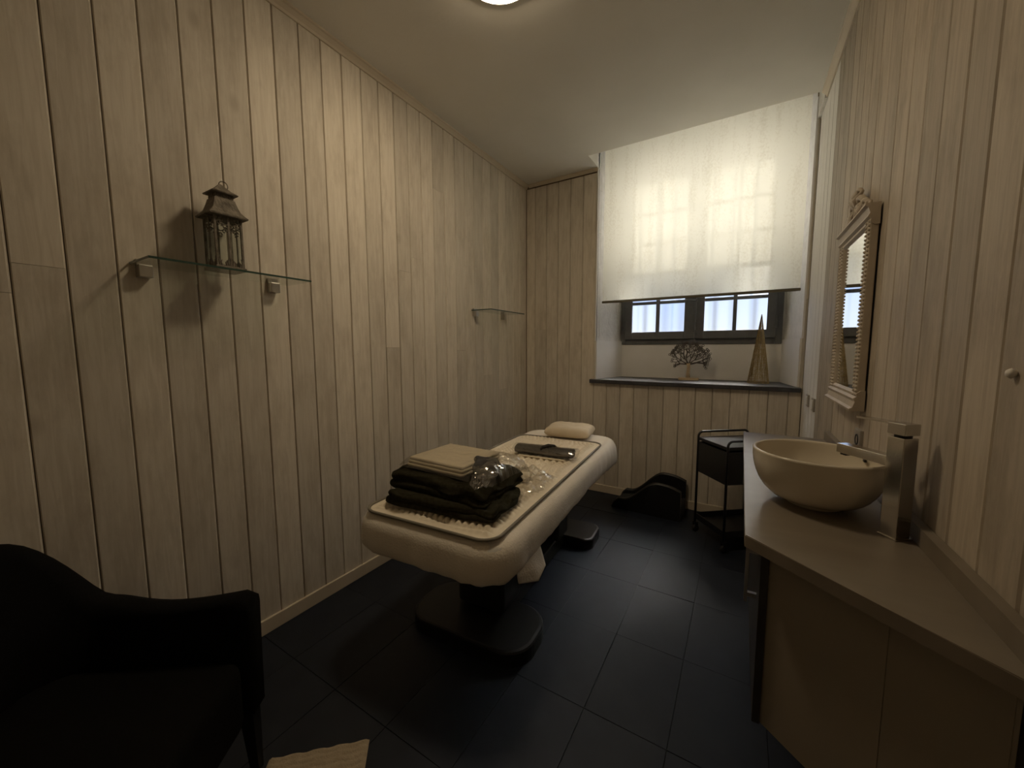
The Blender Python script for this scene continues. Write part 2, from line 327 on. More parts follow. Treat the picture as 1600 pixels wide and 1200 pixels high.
# skirting and cornice
def skirt(name, b): return struct(box(name, b, 'trim', None, 0.003, 1), 'low painted wooden skirting board', 'baseboard')
skirt('baseboard_left', (0.0, 0.013, YF, YB, 0, 0.075)); skirt('baseboard_back', (0.013, XR - 0.013, YB - 0.013, YB, 0, 0.075)); skirt('baseboard_right', (XR - 0.013, XR, YF, YB, 0, 0.075))
def cornice(name, pts, axis, a, b, label):
    bm = bmesh.new()
    f = (lambda p, t: (p[0], t, p[1])) if axis == 'y' else (lambda p, t: (t, p[0], p[1]))
    loft(bm, [[f(p, a) for p in pts], [f(p, b) for p in pts]]); return struct(from_bm(name, bm, 'trim'), label, 'trim')
cp = [(0, 0), (0, -0.042), (0.008, -0.042), (0.012, -0.030), (0.026, -0.014), (0.034, -0.010), (0.034, 0)]
cornice('trim_1', [(x, ZC + z) for x, z in cp], 'y', YF, 2.02, 'wooden cornice along the left wall, near length')
cornice('trim_2', [(x * 0.85, ZC + z * 0.92) for x, z in cp], 'y', 2.022, YB, 'wooden cornice along the left wall, far length')
cornice('trim_3', [(XR - x, ZC + z) for x, z in cp], 'y', YF, 3.27, 'wooden cornice along the right wall')
cornice('trim_4', [(YB - x * 0.7, ZC + z * 0.7) for x, z in cp], 'x', 0.03, OX0, 'wooden cornice above the back wall')
# window recess in the thick outer wall
YW = 4.0
bm = bmesh.new()
prism(bm, [(-0.05, 3.57), (OX0, 3.57), (0.862, YW + .02), (-0.05, YW + .02)], 1.0, ZT)
prism(bm, [(OX1, 3.57), (XR + .05, 3.57), (XR + .05, YW + .02), (2.258, YW + .02)], 1.0, ZT)
prism(bm, [(OX0, 3.541), (OX0, 3.57), (OX0 - .05, 3.57), (OX0 - .05, 3.541)], ZC, ZT)
bx(bm, -0.05, XR + 0.05, 3.57, 4.14, 0, ZS - 0.045)            # masonry under the sill
bx(bm, 0.80, 2.30, YW, 4.14, ZS - 0.045, 1.432)                # apron under the window
bx(bm, -0.05, 0.866, YW + .02, 4.14, ZS - .045, ZT); bx(bm, 2.24, XR + .05, YW + .02, 4.14, ZS - .045, ZT)
bx(bm, 0.866, 2.24, YW, 4.14, 3.092, ZT)                        # lintel
bx(bm, -0.05, XR + .05, 3.25, 4.14, ZT, ZT + 0.08)              # top of the recess above the ceiling
bx(bm, OX1 + .004, XR + .02, 3.272, 3.57, 2.995, ZT); bx(bm, OX0 - .05, XR + .05, 3.25, 3.272, ZC + 0.1, ZT); bx(bm, OX0 - 0.05, OX0, 3.27, 3.57, ZC + .1, ZT)
rec = struct(from_bm('wall_recess', bm, 'plaster'), 'deep plastered window recess with splayed sides', 'wall')
bm = bmesh.new(); prism(bm, [(OX0 - .002, 3.535), (OX0 + 0.012, 3.535), (0.880, YW - .001), (0.862, YW - .001)], ZS, 1.467); from_bm('lining_panel', bm, 'lining', rec)
bm = bmesh.new(); prism(bm, [(OX1 - 0.012, 3.535), (OX1 + .002, 3.535), (2.258, YW - .001), (2.240, YW - .001)], ZS, 1.467); from_bm('lining_panel', bm, 'lining', rec)
box('lining_panel', (0.880, 2.240, YW - 0.006, YW - .0005, ZS, 1.425), 'lining', rec)
box('corner_bead', (OX0 - 0.006, OX0 + 0.006, 3.522, 3.536, 1.467, ZC), 'lining', rec); box('corner_bead', (OX1 - 0.004, OX1 + 0.008, 3.522, 3.536, 1.467, ZC + .1), 'lining', rec)
tag(box('window_sill', (0.708, XR - 0.01, 3.490, YW - .0005, ZS - 0.036, ZS), 'slate', None, 0.004, 2), 'dark slate window sill under the small-paned window', 'window sill')

# ------------------------------------------------------------------ window
win = empty('window_1', (1.553, YW, 1.432)); struct(win, 'dark grey casement window with small frosted panes behind the blind', 'window')
def wbox(name, b, mt, parent, bev=0.004):
    """box in world coordinates under a parent chain with pure translations"""
    q = Vector((0, 0, 0)); p = parent
    while p is not None: q += Vector(p.location); p = p.parent
    return box(name, (b[0] - q.x, b[1] - q.x, b[2] - q.y, b[3] - q.y, b[4] - q.z, b[5] - q.z), mt, parent, bev)
W0, W1, WZ0, WZ1 = 0.868, 2.238, 1.432, 3.09
Y0, Y1 = YW - 0.012, YW + 0.05
wbox('frame_jamb', (W0, W0 + .052, Y0, Y1, WZ0, WZ1), 'winpaint', win); wbox('frame_jamb', (W1 - .052, W1, Y0, Y1, WZ0, WZ1), 'winpaint', win)
wbox('frame_rail', (W0 + .052, W1 - .052, Y0, Y1, WZ0, WZ0 + .062), 'winpaint', win); wbox('frame_rail', (W0 + .052, W1 - .052, Y0, Y1, WZ1 - .06, WZ1), 'winpaint', win)
def sash(a, b, pa, pb, pc, pd):
    s = empty('sash', (0, 0, 0)); s.parent = win
    z0, z1 = 1.484, 3.036; ys0, ys1 = Y0 - 0.030, Y0 - 0.001
    wbox('sash_stile', (a, pa, ys0, ys1, z0, z1), 'winpaint', s); wbox('sash_stile', (pd, b, ys0, ys1, z0, z1), 'winpaint', s)
    wbox('sash_rail', (pa, pd, ys0, ys1, z0, 1.556), 'winpaint', s); wbox('sash_rail', (pa, pd, ys0, ys1, 2.971, z1), 'winpaint', s)
    wbox('glazing_bar', (pb, pc, ys0 + .006, ys1, 1.556, 2.971), 'winpaint', s, .003)
    rows = [1.556 + (2.971 - 1.556) / 5 * k for k in range(6)]
    for k in range(1, 5):
        wbox('glazing_bar', (pa, pb, ys0 + .006, ys1, rows[k] - .014, rows[k] + .014), 'winpaint', s, .003)
        wbox('glazing_bar', (pc, pd, ys0 + .006, ys1, rows[k] - .014, rows[k] + .014), 'winpaint', s, .003)
    for k in range(5):
        lo = rows[k] + (.014 if k else 0); hi = rows[k + 1] - (.014 if k < 4 else 0)
        for u, v in ((pa, pb), (pc, pd)):
            bm = bmesh.new(); bm.faces.new([bm.verts.new((px_ - 1.553, ys0 + .024 - YW, pz_ - 1.432)) for px_, pz_ in ((u - .004, lo - .004), (v + .004, lo - .004), (v + .004, hi + .004), (u - .004, hi + .004))])
            from_bm('pane', bm, 'pane' if k < 2 else 'milky', s)
    return s
s1 = sash(0.913, 1.548, 0.982, 1.210, 1.244, 1.468); s2 = sash(1.552, 2.192, 1.637, 1.866, 1.896, 2.122)
for x in (0.911, 2.194):
    for z in (1.62, 2.9):
        bm = bmesh.new(); lathe(bm, [(0.0, -0.055), (.006, -0.052), (.008, -0.045), (.008, .045), (.006, .052), (0, .055)], 10, (x - 1.553, Y0 - YW - .034, z - 1.432)); from_bm('hinge', bm, 'winpaint', win, True)
bm = bmesh.new()
bx(bm, 1.553 - .018, 1.553 + .018, Y0 - .042, Y0 - .0301, 1.49, 3.03)
from_bm('cover_strip', bm, 'winpaint', win).location = (-1.553, -YW, -1.432)
bm = bmesh.new(); tube(bm, [(0.010, -0.060, 0.015), (0.010, -0.060, 1.60)], 0.0065, 8)
for z in (0.03, .12, .40, .9): bx(bm, -0.006, 0.026, -0.065, -0.052, z - .012, z + .012)
tube(bm, [(-0.085, -0.070, .412), (0.01, -0.072, .40), (0.028, -0.072, .415)], [.008, .010, .008], 8)
from_bm('bolt_rod', bm, 'winpaint', win)

# ------------------------------------------------------------------ outside
struct(box('ground_outside', (-14, 18, 4.14, 30, -0.25, -0.15), 'gravel'), 'grey gravel ground outside the window', 'ground')
g = empty('window_grille', (1.553, 4.22, 1.30)); tag(g, 'iron bars outside the window panes', 'grille')
for k in range(9):
    bm = bmesh.new(); tube(bm, [(-0.64 + .16 * k, 0, 0), (-0.64 + .16 * k, 0, 2.0)], 0.010, 8); from_bm('bar', bm, 'black_metal', g, True)
for z in (0.04, 0.98, 1.96):
    boxes('cross_bar', [(-0.72, 0.72, -.004, .004, z - .016, z + .016)], 'black_metal', g)
for z in (0.04, 1.96):
    for x in (-.72, .72): boxes('wall_fixing', [(x - .01, x + .01, -.082, .01, z - .016, z + .016)], 'black_metal', g)

# ------------------------------------------------------------------ roller blind
bl = empty('roller_blind', (1.552, 3.548, 1.83)); tag(bl, 'cream translucent roller blind drawn most of the way down the window', 'blind')
bm = bmesh.new(); nx, nz_ = 48, 40; W = 1.492; Hh = 1.46
vs = [[bm.verts.new(((i / nx - .5) * W, 0.004 * math.sin(i * .55 + .3 * math.sin(j * .2)) * (1 - j / nz_) + 0.0015 * math.sin(i * 1.7), 0.006 + j / nz_ * Hh)) for i in range(nx + 1)] for j in range(nz_ + 1)]
for j in range(nz_):
    for i in range(nx): bm.faces.new((vs[j][i], vs[j][i + 1], vs[j + 1][i + 1], vs[j + 1][i]))
from_bm('blind_fabric', bm, 'blind', bl, True)
box('bottom_bar', (-0.750, 0.750, -0.011, 0.011, -0.014, 0.008), 'bar', bl, .005)
bm = bmesh.new(); tube(bm, [(-.76, 0.0, 1.49), (.75, 0.0, 1.49)], .026, 16); from_bm('roller_tube', bm, 'white_plastic', bl, True)
bm = bmesh.new()
for dx, dy in ((-0.769, -.012), (-0.777, -.030)): tube(bm, [(dx, dy, 1.48), (dx - .001, dy, .5), (dx + .002, dy + .002, -0.32)], 0.0016, 6)
tube(bm, [(-.767, -.010, -.32), (-.771, -.019, -.335), (-.775, -.028, -.32)], .0016, 6)
for z in (.3, .62, 1.0): tube(bm, [(-.777, -.031, z), (-.772, -.02, z + .004), (-.767, -.011, z)], .003, 6)
from_bm('pull_chain', bm, 'white_plastic', bl)

# ------------------------------------------------------------------ ceiling lamp
lp = empty('ceiling_lamp', (0.985, 1.50, ZC)); tag(lp, 'round glowing yellow dome lamp flush on the ceiling', 'ceiling lamp')
bm = bmesh.new(); lathe(bm, [(0.0, 0), (.175, 0), (.178, -.008), (.175, -.022), (.165, -.024), (0, -.024)], 40); from_bm('lamp_base', bm, 'white_plastic', lp, True)
bm = bmesh.new(); lathe(bm, [(.165 * math.cos(a * PI / 20), -.024 - .022 * math.sin(a * PI / 20)) for a in range(0, 10)] + [(0.0008, -.046)], 40); from_bm('lamp_shade', bm, 'lamp', lp, True)

# ------------------------------------------------------------------ massage table
ZB = 0.70; BANG = math.radians(4.0); BC = (0.833, 1.99, 0.0); BL, BWD = 1.96, 0.755
bed = empty('massage_table', BC, BANG); tag(bed, 'electric massage table on a black pedestal base beside the left wall', 'massage table')
bm = bmesh.new(); soft_box(bm, BWD - 0.02, BL - 0.02, 0.555, ZB - 0.006, 0.11, 0.05, 8, 5); from_bm('mattress', bm, 'white_plastic', bed, True)
boxes('support_frame', [(-0.27, 0.27, -0.82, 0.86, 0.515, 0.553), (-0.27, -0.23, -0.82, 0.86, 0.49, 0.515), (0.23, 0.27, -0.82, 0.86, 0.49, 0.515)], 'black_metal', bed)
def foot_outline(w, d, r): return rrect(w, d, r, 8)
def plate(bm, pts, z0, z1, e=0.012):
    c = Vector((sum(p[0] for p in pts) / len(pts), sum(p[1] for p in pts) / len(pts)))
    def sc(f): return [(c.x + (p[0] - c.x) * f, c.y + (p[1] - c.y) * f) for p in pts]
    loft(bm, [[(x, y, z0) for x, y in sc(1)], [(x, y, z1 - e) for x, y in sc(1)], [(x, y, z1 - e * .35) for x, y in sc(.985)], [(x, y, z1) for x, y in sc(.95)]])
def shifted(pts, dy): return [(x, y + dy) for x, y in pts]
base = empty('base'); base.parent = bed
bm = bmesh.new(); plate(bm, shifted(rrect(0.66, 0.34, 0.13, 8), -0.545), 0.0, 0.075); from_bm('foot', bm, 'black_plastic', base)
bm = bmesh.new(); plate(bm, shifted(rrect(0.64, 0.28, 0.07, 8), 0.545), 0.0, 0.075); from_bm('foot', bm, 'black_plastic', base)
bm = bmesh.new(); plate(bm, rrect(0.24, 0.86, 0.03, 4), 0.012, 0.105); from_bm('spine', bm, 'black_plastic', base)
for y in (-0.42, 0.36):
    bm = bmesh.new(); soft_box(bm, 0.27, 0.22, 0.095, 0.33, 0.03, 0.008, 4, 2); o = from_bm('column_sleeve', bm, 'black_plastic', bed); o.location = (0, y, 0)
    bm = bmesh.new(); soft_box(bm, 0.22, 0.17, 0.32, 0.517, 0.025, 0.004, 4, 2); o = from_bm('lifting_column', bm, 'black_metal', bed); o.location = (0, y, 0)
# fitted sheet: a wrinkled skin over the mattress with a gathered lower edge
sh = empty('fitted_sheet', BC, BANG); tag(sh, 'cream cotton fitted sheet stretched over the massage table', 'sheet')
rings = []
def skin(inset, z, amp, fq):
    r = []
    for k, (x, y) in enumerate(rrect(BWD - 2 * inset, BL - 2 * inset, max(0.125 - inset, .01), 14)):
        r.append((x, y, z, amp, fq))
    return r
def dens(r, n=240):
    # resample the closed outline evenly
    pts = [Vector((p[0], p[1])) for p in r]; Ls = [0]
    for i in range(len(pts)): Ls.append(Ls[-1] + (pts[(i + 1) % len(pts)] - pts[i]).length)
    out = []; j = 0
    for k in range(n):
        s_ = Ls[-1] * k / n
        while Ls[j + 1] < s_: j += 1
        f = (s_ - Ls[j]) / max(Ls[j + 1] - Ls[j], 1e-9); out.append(pts[j].lerp(pts[(j + 1) % len(pts)], f))
    return out
prof = [(0.062, 0.520, 1.6), (0.035, 0.528, 1.5), (0.012, 0.540, 1.3), (-0.002, 0.560, 1.0), (-0.004, 0.590, 0.8), (-0.003, 0.620, .55), (0.0, 0.645, 0.35), (0.007, 0.667, 0.2), (0.020, 0.684, 0.1), (0.040, 0.696, 0.05), (0.065, 0.701, 0), (0.12, ZB + .002, 0), (0.2, ZB + .002, 0), (0.3, ZB + .002, 0), (.365, ZB + .002, 0)]
bm = bmesh.new(); rr_ = []
for ins, z, amp in prof:
    ring = []
    w_, d_ = BWD - 2 * ins, BL - 2 * ins
    pts = dens(rrect(w_, d_, max(0.135 - ins * .6, .004), 14))
    for k, p in enumerate(pts):
        nrm = Vector((p.x / .37, p.y / .97)).normalized()
        # the drape hangs lower and creases towards the head end on the right
        head = max(0.0, (p.y - 0.25) / 0.7); tension = 0.16 + 2.6 * head * (1 if p.x > 0 else .4) + (0.5 if abs(p.y + .86) < .12 and p.x > .2 else 0)
        q = 0.006 * amp * tension * math.sin(k * 1.35 + 2 * math.sin(k * .21)) + 0.005 * amp * fbm(p.x * 9, p.y * 9, z * 4)
        zz = z - (0.035 * head * min(amp, 1.2) if p.x > -.2 else 0.01 * head * amp)
        ring.append((p.x + nrm.x * q, p.y + nrm.y * q, zz))
    rr_.append(ring)
loft(bm, rr_, False); bm.faces.new([v for v in bm.verts[-240:]])
from_bm('sheet_cover', bm, 'sheet', sh, True)
# loose corner of the sheet hanging below the right edge near the foot end
bm = bmesh.new()
A = [(0.335, -0.78, 0.535), (0.355, -0.70, 0.54), (0.358, -0.60, 0.545)]; B = [(0.345, -0.79, 0.50), (0.380, -0.70, 0.488), (0.372, -0.60, 0.50)]; C_ = [(0.345, -0.78, 0.468), (0.390, -0.69, 0.440), (0.395, -0.62, 0.470)]
gr_ = [[bm.verts.new(p) for p in r] for r in (A, B, C_)]
for a, b in zip(gr_, gr_[1:]):
    for i in range(2): bm.faces.new((a[i], a[i + 1], b[i + 1], b[i]))
bmesh.ops.subdivide_edges(bm, edges=bm.edges[:], cuts=4, use_grid_fill=True, smooth=0.6)
bmesh.ops.solidify(bm, geom=bm.faces[:], thickness=0.006)
from_bm('loose_corner', bm, 'sheet', sh, True)

# quilted pad with piped edge
pd = empty('quilted_pad', (BC[0], BC[1], ZB + 0.003), BANG); tag(pd, 'cream quilted heating pad with grey piped edge lying on the sheet', 'pad')
PW, PL, PY = 0.655, 1.60, -0.150
def pad_h(x, y):
    # lengthwise ribs, each broken into small puffs
    e = min(PW / 2 - abs(x), PL / 2 - abs(y)); edge = max(0.0, min(1.0, (e - 0.035) / 0.03))
    cross = abs(y) > PL / 2 - 0.15
    u, v = (x, y) if not cross else (y, x)
    uu = u + .010 * math.sin(v * 14)
    rib = abs(math.sin(PI * uu / 0.041)); puff = abs(math.sin(PI * v / 0.030 + (int((uu + 4.1) / 0.041) % 2) * PI / 2))
    return 0.003 + edge * (0.021 * (rib ** .8) * (0.25 + .75 * puff ** .6))
bm = bmesh.new(); nx, ny = 130, 330
def clipc(x, y, r=0.075):
    cx, cy = PW / 2 - r, PL / 2 - r
    if abs(x) > cx and abs(y) > cy:
        v = Vector((abs(x) - cx, abs(y) - cy)); m_ = max(v.x, v.y)
        if v.length > 1e-9: v = v / v.length * m_
        return math.copysign(cx + v.x, x), math.copysign(cy + v.y, y)
    return x, y
G = []
for j in range(ny + 1):
    row = []
    for i in range(nx + 1):
        x, y = clipc((i / nx - .5) * PW, (j / ny - .5) * PL); row.append(bm.verts.new((x, y + PY, pad_h(x, y))))
    G.append(row)
for j in range(ny):
    for i in range(nx): bm.faces.new((G[j][i], G[j][i + 1], G[j + 1][i + 1], G[j + 1][i]))
from_bm('pad_cover', bm, 'pad', pd, True)
out_ = [(x, y + PY, 0.0055) for x, y in rrect(PW, PL, 0.075, 10)]
bm = bmesh.new(); tube(bm, out_ + out_[:2], 0.0065, 8, False); from_bm('piping', bm, 'piping', pd, True)

def on_bed(x, y, z=ZB + .014):
    c, s_ = math.cos(BANG), math.sin(BANG); return (BC[0] + x * c - y * s_, BC[1] + x * s_ + y * c, z)
# pillow
def pillow(name, w, d, h, mt, parent=None):
    bm = bmesh.new(); n = 30; V = {}
    for sgn in (1, -1):
        for j in range(n + 1):
            for i in range(n + 1):
                u, v = i / n * 2 - 1, j / n * 2 - 1
                if sgn == -1 and (i in (0, n) or j in (0, n)): V[sgn, i, j] = V[1, i, j]; continue
                t = max(0, (1 - abs(u) ** 3.6)) ** .42 * max(0, (1 - abs(v) ** 3.6)) ** .42
                pin = 1 - 0.07 * (1 - abs(v) ** 2) * abs(u) ** 6 - 0 * v
                cr_ = 1 - .09 * (abs(u) * abs(v)) ** 5; pin *= cr_; pinv = (1 - 0.03 * (1 - abs(u) ** 2) * abs(v) ** 6) * cr_
                dent = 1 - 0.22 * math.exp(-((u - .1) ** 2 * 9 + (v + .1) ** 2 * 9)) if sgn > 0 else 0.75
                V[sgn, i, j] = bm.verts.new((u * w / 2 * pin, v * d / 2 * pinv, sgn * t * h / 2 * dent + .006 * t * sgn * fbm(u * 2.5, v * 2.5, sgn)))
    for sgn in (1, -1):
        for j in range(n):
            for i in range(n): bm.faces.new((V[sgn, i, j], V[sgn, i + 1, j], V[sgn, i + 1, j + 1], V[sgn, i, j + 1]))
    return from_bm(name, bm, mt, parent, True)
pl = pillow('pillow', 0.375, 0.25, 0.098, 'pillow'); pl.location = on_bed(0.045, 0.745, ZB + 0.058); pl.rotation_euler = (math.radians(4), 0, BANG + math.radians(2)); tag(pl, 'small tan cushion at the head of the massage table', 'pillow')

# folded dark towels
def towel(name, w, d, h, loc, rz, label, seed):
    t_ = empty(name, loc, rz); tag(t_, label, 'towel', 'folded dark towels on the table')
    lay = 2
    for k in range(lay):
        bm = bmesh.new(); hh = h / lay; z0 = k * hh
        soft_box(bm, w - .012 * k * (seed % 2), d - .008 * k, z0 * .9, z0 + hh * 1.05, 0.035, hh * .5, 6, 5)
        bmesh.ops.subdivide_edges(bm, edges=[e for e in bm.edges if e.calc_length() > .05], cuts=10, use_grid_fill=True)
        for v in bm.verts:
            n_ = fbm(v.co.x * 9 + seed * 3.1, v.co.y * 9, z0 * 6); f = (z0 + hh * .5) / h
            v.co.z += .013 * n_ * (0.3 + f) + .006 * fbm(v.co.x * 24, v.co.y * 24, seed) if v.co.z > .012 else 0
            if seed == 2: v.co.z -= .016 * max(0, min(1, (abs(v.co.x) / (w / 2) - .72) / .28)) ** 2 + .014 * max(0, min(1, (-v.co.y / (d / 2) - .7) / .3)) ** 2
            v.co.x += .022 * fbm(v.co.y * 8, seed * 5 + k * 1.7, v.co.z * 20); v.co.y += .016 * fbm(v.co.x * 7, seed * 2 + k * 2.3, v.co.z * 20)
            # right side slumps in folds
            if v.co.x > w * .22: v.co.z *= 1 - .42 * min(1, (v.co.x - w * .22) / (w * .28)) * (0.7 + .3 * math.sin(v.co.y * 55 + v.co.x * 30 + seed))
            v.co.z = max(v.co.z, 0.0 if seed == 1 else -.022)
        from_bm('towel_fold', bm, 'towel', t_, True)
    return t_
towel('towel', 0.53, 0.30, 0.060, on_bed(0.005, -0.735, ZB + .025), BANG + math.radians(4), 'dark green folded towel, lower of the two under the plastic packet', 1)
towel('towel', 0.52, 0.36, 0.066, on_bed(-0.03, -0.655, ZB + .083), BANG + math.radians(-3), 'dark green folded towel directly beneath the plastic packet', 2)

# clear packet with cream cloth and a dark piece inside
def film(bm, w, d, n, f):
    G = [[bm.verts.new(f(i / n * 2 - 1, j / n * 2 - 1)) for i in range(n + 1)] for j in range(n + 1)]
    for j in range(n):
        for i in range(n): bm.faces.new((G[j][i], G[j][i + 1], G[j + 1][i + 1], G[j + 1][i]))
pk = empty('linen_packet', on_bed(-0.045, -0.61, ZB + .150), BANG + math.radians(-5)); tag(pk, 'clear plastic packet of cream folded linen on top of the dark towels', 'packet')
for k in range(3):
    bm = bmesh.new(); soft_box(bm, 0.335 - .006 * k, 0.30 - .005 * k, .002 + .0145 * k, .016 + .0145 * k, 0.012, .0066, 4, 3)
    bmesh.ops.subdivide_edges(bm, edges=[e for e in bm.edges if e.calc_length() > .05], cuts=6, use_grid_fill=True)
    for v in bm.verts: v.co.z += .0025 * fbm(v.co.x * 7, v.co.y * 7, k)
    o = from_bm('linen_fold', bm, 'cream', pk, True); o.location = (-0.035, 0.004 * k, 0)
bm = bmesh.new(); soft_box(bm, 0.115, 0.15, .004, .052, 0.02, .018, 5, 4)
bmesh.ops.subdivide_edges(bm, edges=[e for e in bm.edges if e.calc_length() > .03], cuts=4, use_grid_fill=True)
for v in bm.verts: v.co += Vector((fbm(v.co.y * 14, v.co.z * 14, 3), fbm(v.co.x * 14, v.co.z * 14, 4), fbm(v.co.x * 14, v.co.y * 14, 5))) * .008
o = from_bm('dark_cloth', bm, 'charcoal', pk, True); o.location = (0.175, -0.035, 0.004); o.rotation_euler = (0, math.radians(8), math.radians(35))
def fold(x, y, s_=0.0): return abs(fbm(x * 11 + s_, y * 11, s_, 4))
bm = bmesh.new()
def ftop(u, v):
    x, y = u * 0.265 + .035, v * 0.168; r = max(0, u - .15)
    inside = (1 - abs(u) ** 8) * (1 - abs(v) ** 8)
    z = .050 * inside ** .5 + .004 + (.026 * fold(x, y, 1.0) * r * 1.6 if u > .15 else .004 * fold(x * 1.3, y * 1.3, 2.0)) * inside ** .3
    x += .012 * r * fbm(y * 22, 2.2, 0); y *= 1 - .18 * r * r
    return (x, y - .03 * r, z)
film(bm, 0, 0, 60, ftop)
from_bm('plastic_film', bm, 'film', pk, False)
bm = bmesh.new()
film(bm, 0, 0, 20, lambda u, v: (u * .045 + .245 + .02 * abs(v), v * .055 - .155 - .02 * (1 - abs(u)), .030 + .030 * fold(u * .2, v * .2, 7) - .03 * (1 - v) * .5 + .01 * abs(u)))
from_bm('film_flap', bm, 'film', pk, False)
# crumpled loose film beside the towels
cf = empty('crumpled_film', on_bed(0.155, -0.36, ZB + .026), BANG); tag(cf, 'crumpled clear plastic film behind the towels on the quilted pad', 'film')
bm = bmesh.new()
def fcr(u, v):
    r = math.hypot(u, v); x, y = u * .150, v * .130
    return (x + .02 * fbm(x * 20, y * 20, 3), y + .02 * fbm(x * 20, y * 20, 6), .004 + max(0, 1 - r * r * .7) * (.035 + .07 * fold(x * 1.2, y * 1.2, 5)))
film(bm, 0, 0, 36, fcr); from_bm('film_sheet', bm, 'film', cf, False)
bm = bmesh.new(); soft_box(bm, .13, .10, 0.001, .030, .015, .012, 4, 3); o = from_bm('paper_insert', bm, 'cream', cf, True); o.location = (-.02, .01, 0); o.rotation_euler = (0, 0, .3)

# rolled charcoal cloth in a clear sleeve with its paper strip
rl = empty('rolled_cloth', on_bed(0.085, 0.125, ZB + .027), BANG + math.radians(2)); tag(rl, 'charcoal cloth rolled in a clear plastic sleeve near the pillow', 'rolled cloth')
def ell(x, a, b, zc, n=28, wob=0.0):
    return [(x, a * math.cos(2 * PI * k / n) * (1 + wob * fbm(x * 9, math.cos(2 * PI * k / n) * 1.5, math.sin(2 * PI * k / n))), zc + b * math.sin(2 * PI * k / n) * (1 + wob * fbm(x * 9, math.cos(2 * PI * k / n), 5))) for k in range(n)]
bm = bmesh.new(); loft(bm, [ell(-.190, .030, .012, .027)] + [ell(-.185 + .37 * k / 18, .053, .027, .0275, wob=.10) for k in range(19)] + [ell(.190, .036, .018, .0275)]); from_bm('cloth_roll', bm, 'charcoal', rl, True)
bm = bmesh.new()
sp = [(.186 + .006 * (1 - k / 60), (.006 + .040 * k / 60) * math.cos(k * .36), .0275 + (.004 + .020 * k / 60) * math.sin(k * .36)) for k in range(61)]
tube(bm, sp, .0035, 5); from_bm('rolled_edge', bm, 'charcoal', rl, True)
bm = bmesh.new(); loft(bm, [ell(-.200, .056, .0285, .029, wob=.05), *[ell(-.195 + .4 * k / 24, .057, .0292, .0298, wob=.16) for k in range(25)], ell(.212, .060, .026, .0285, wob=.3)], False); from_bm('plastic_sleeve', bm, 'film', rl, False)
bm = bmesh.new(); tube(bm, [(-.01, -.050, .045), (.0, -.035, .058), (.03, -.01, .064), (.06, .012, .060), (.07, .03, .05)], [.004, .009, .012, .009, .004], 8); from_bm('tie_band', bm, 'charcoal', rl, True)
box('paper_strip', (-.135, .150, -.085, -.060, -.001, .002), 'cream', rl, 0)

# ------------------------------------------------------------------ wall shelves
def shelf(y0, y1, label):
    z = 1.72; s_ = empty('glass_shelf', (0, y0, z)); tag(s_, label, 'shelf', 'glass wall shelves')
    box('glass_plate', (0.002, 0.200, 0, y1 - y0, -0.0075, 0.0), 'clear', s_)
    boxes('polished_edge', [(0.1985, 0.2002, 0, y1 - y0, -.0076, .0002), (0.002, .2, -.0008, .0008, -.0076, .0002)], 'glass_edge', s_)
    for y in (0.035, (y1 - y0) * .86):
        c = box('shelf_clamp', (0.0, 0.042, y - .020, y + .020, -0.052, -0.008), 'steel', s_, .002)
        boxes('clamp_jaw', [(0.0, 0.020, y - .020, y + .020, -.0079, .014)], 'steel', c)
shelf(0.499, 1.075, 'glass wall shelf with steel clamps holding the lantern')
shelf(2.575, 3.125, 'empty glass wall shelf near the far left corner')

# ------------------------------------------------------------------ lantern
ln = empty('lantern', (0.100, 0.768, 1.7205)); tag(ln, 'aged metal lantern with glass sides on the near wall shelf', 'lantern')
ln.scale = (.88, .88, 1.06)
a = 0.057
box('lantern_base', (-a - .006, a + .006, -a - .006, a + .006, 0.0, 0.014), 'lantern', ln, .003)
boxes('lantern_floor', [(-a + .004, a - .004, -a + .004, a - .004, .014, .018)], 'lantern', ln)
for sx_ in (-1, 1):
    for sy_ in (-1, 1):
        bx_ = (sx_ * a - (.009 if sx_ > 0 else 0), sx_ * a + (.009 if sx_ < 0 else 0), sy_ * a - (.009 if sy_ > 0 else 0), sy_ * a + (.009 if sy_ < 0 else 0), .014, .198)
        box('corner_post', bx_, 'lantern', ln, .001)
for k in range(4):
    p_ = empty('side_panel'); p_.parent = ln; p_.rotation_euler = (0, 0, k * PI / 2)
    boxes('pane', [(a - .0055, a - .0035, -a + .009, a - .009, .014, .198)], 'clear', p_)
    bm = bmesh.new(); bx(bm, a - .004, a + .0005, -.0045, .0045, .016, .196)
    for sg in (-1, 1):
        for r_, yy, zz in ((.016, .013, .178), (.010, .032, .186), (.009, .011, .150), (.007, .027, .166), (.008, .04, .172)):
            tube(bm, [(a - .002, sg * (yy + r_ * .8 * math.cos(t_ * .55)), zz + r_ * math.sin(t_ * .55) * (1 - t_ * .03)) for t_ in range(11)], .0022, 5)
        for yy, hh in ((.044, .034), (.036, .022), (.016, .022), (.009, .03)): tube(bm, [(a - .002, sg * yy, .014), (a - .002, sg * (yy + .004), .014 + hh * .6), (a - .002, sg * (yy - .002), .014 + hh)], [.0045, .004, .001], 5)
    from_bm('filigree', bm, 'lantern', p_)
def sq(h, z): return [(h, h, z), (-h, h, z), (-h, -h, z), (h, -h, z)]
bm = bmesh.new(); loft(bm, [sq(.070, .197), sq(.076, .199), sq(.077, .204), sq(.066, .213), sq(.054, .227), sq(.047, .245), sq(.0415, .262), sq(.040, .268)]); from_bm('lower_roof', bm, 'lantern', ln)
bm = bmesh.new(); loft(bm, [sq(.036, .266), sq(.036, .290)])
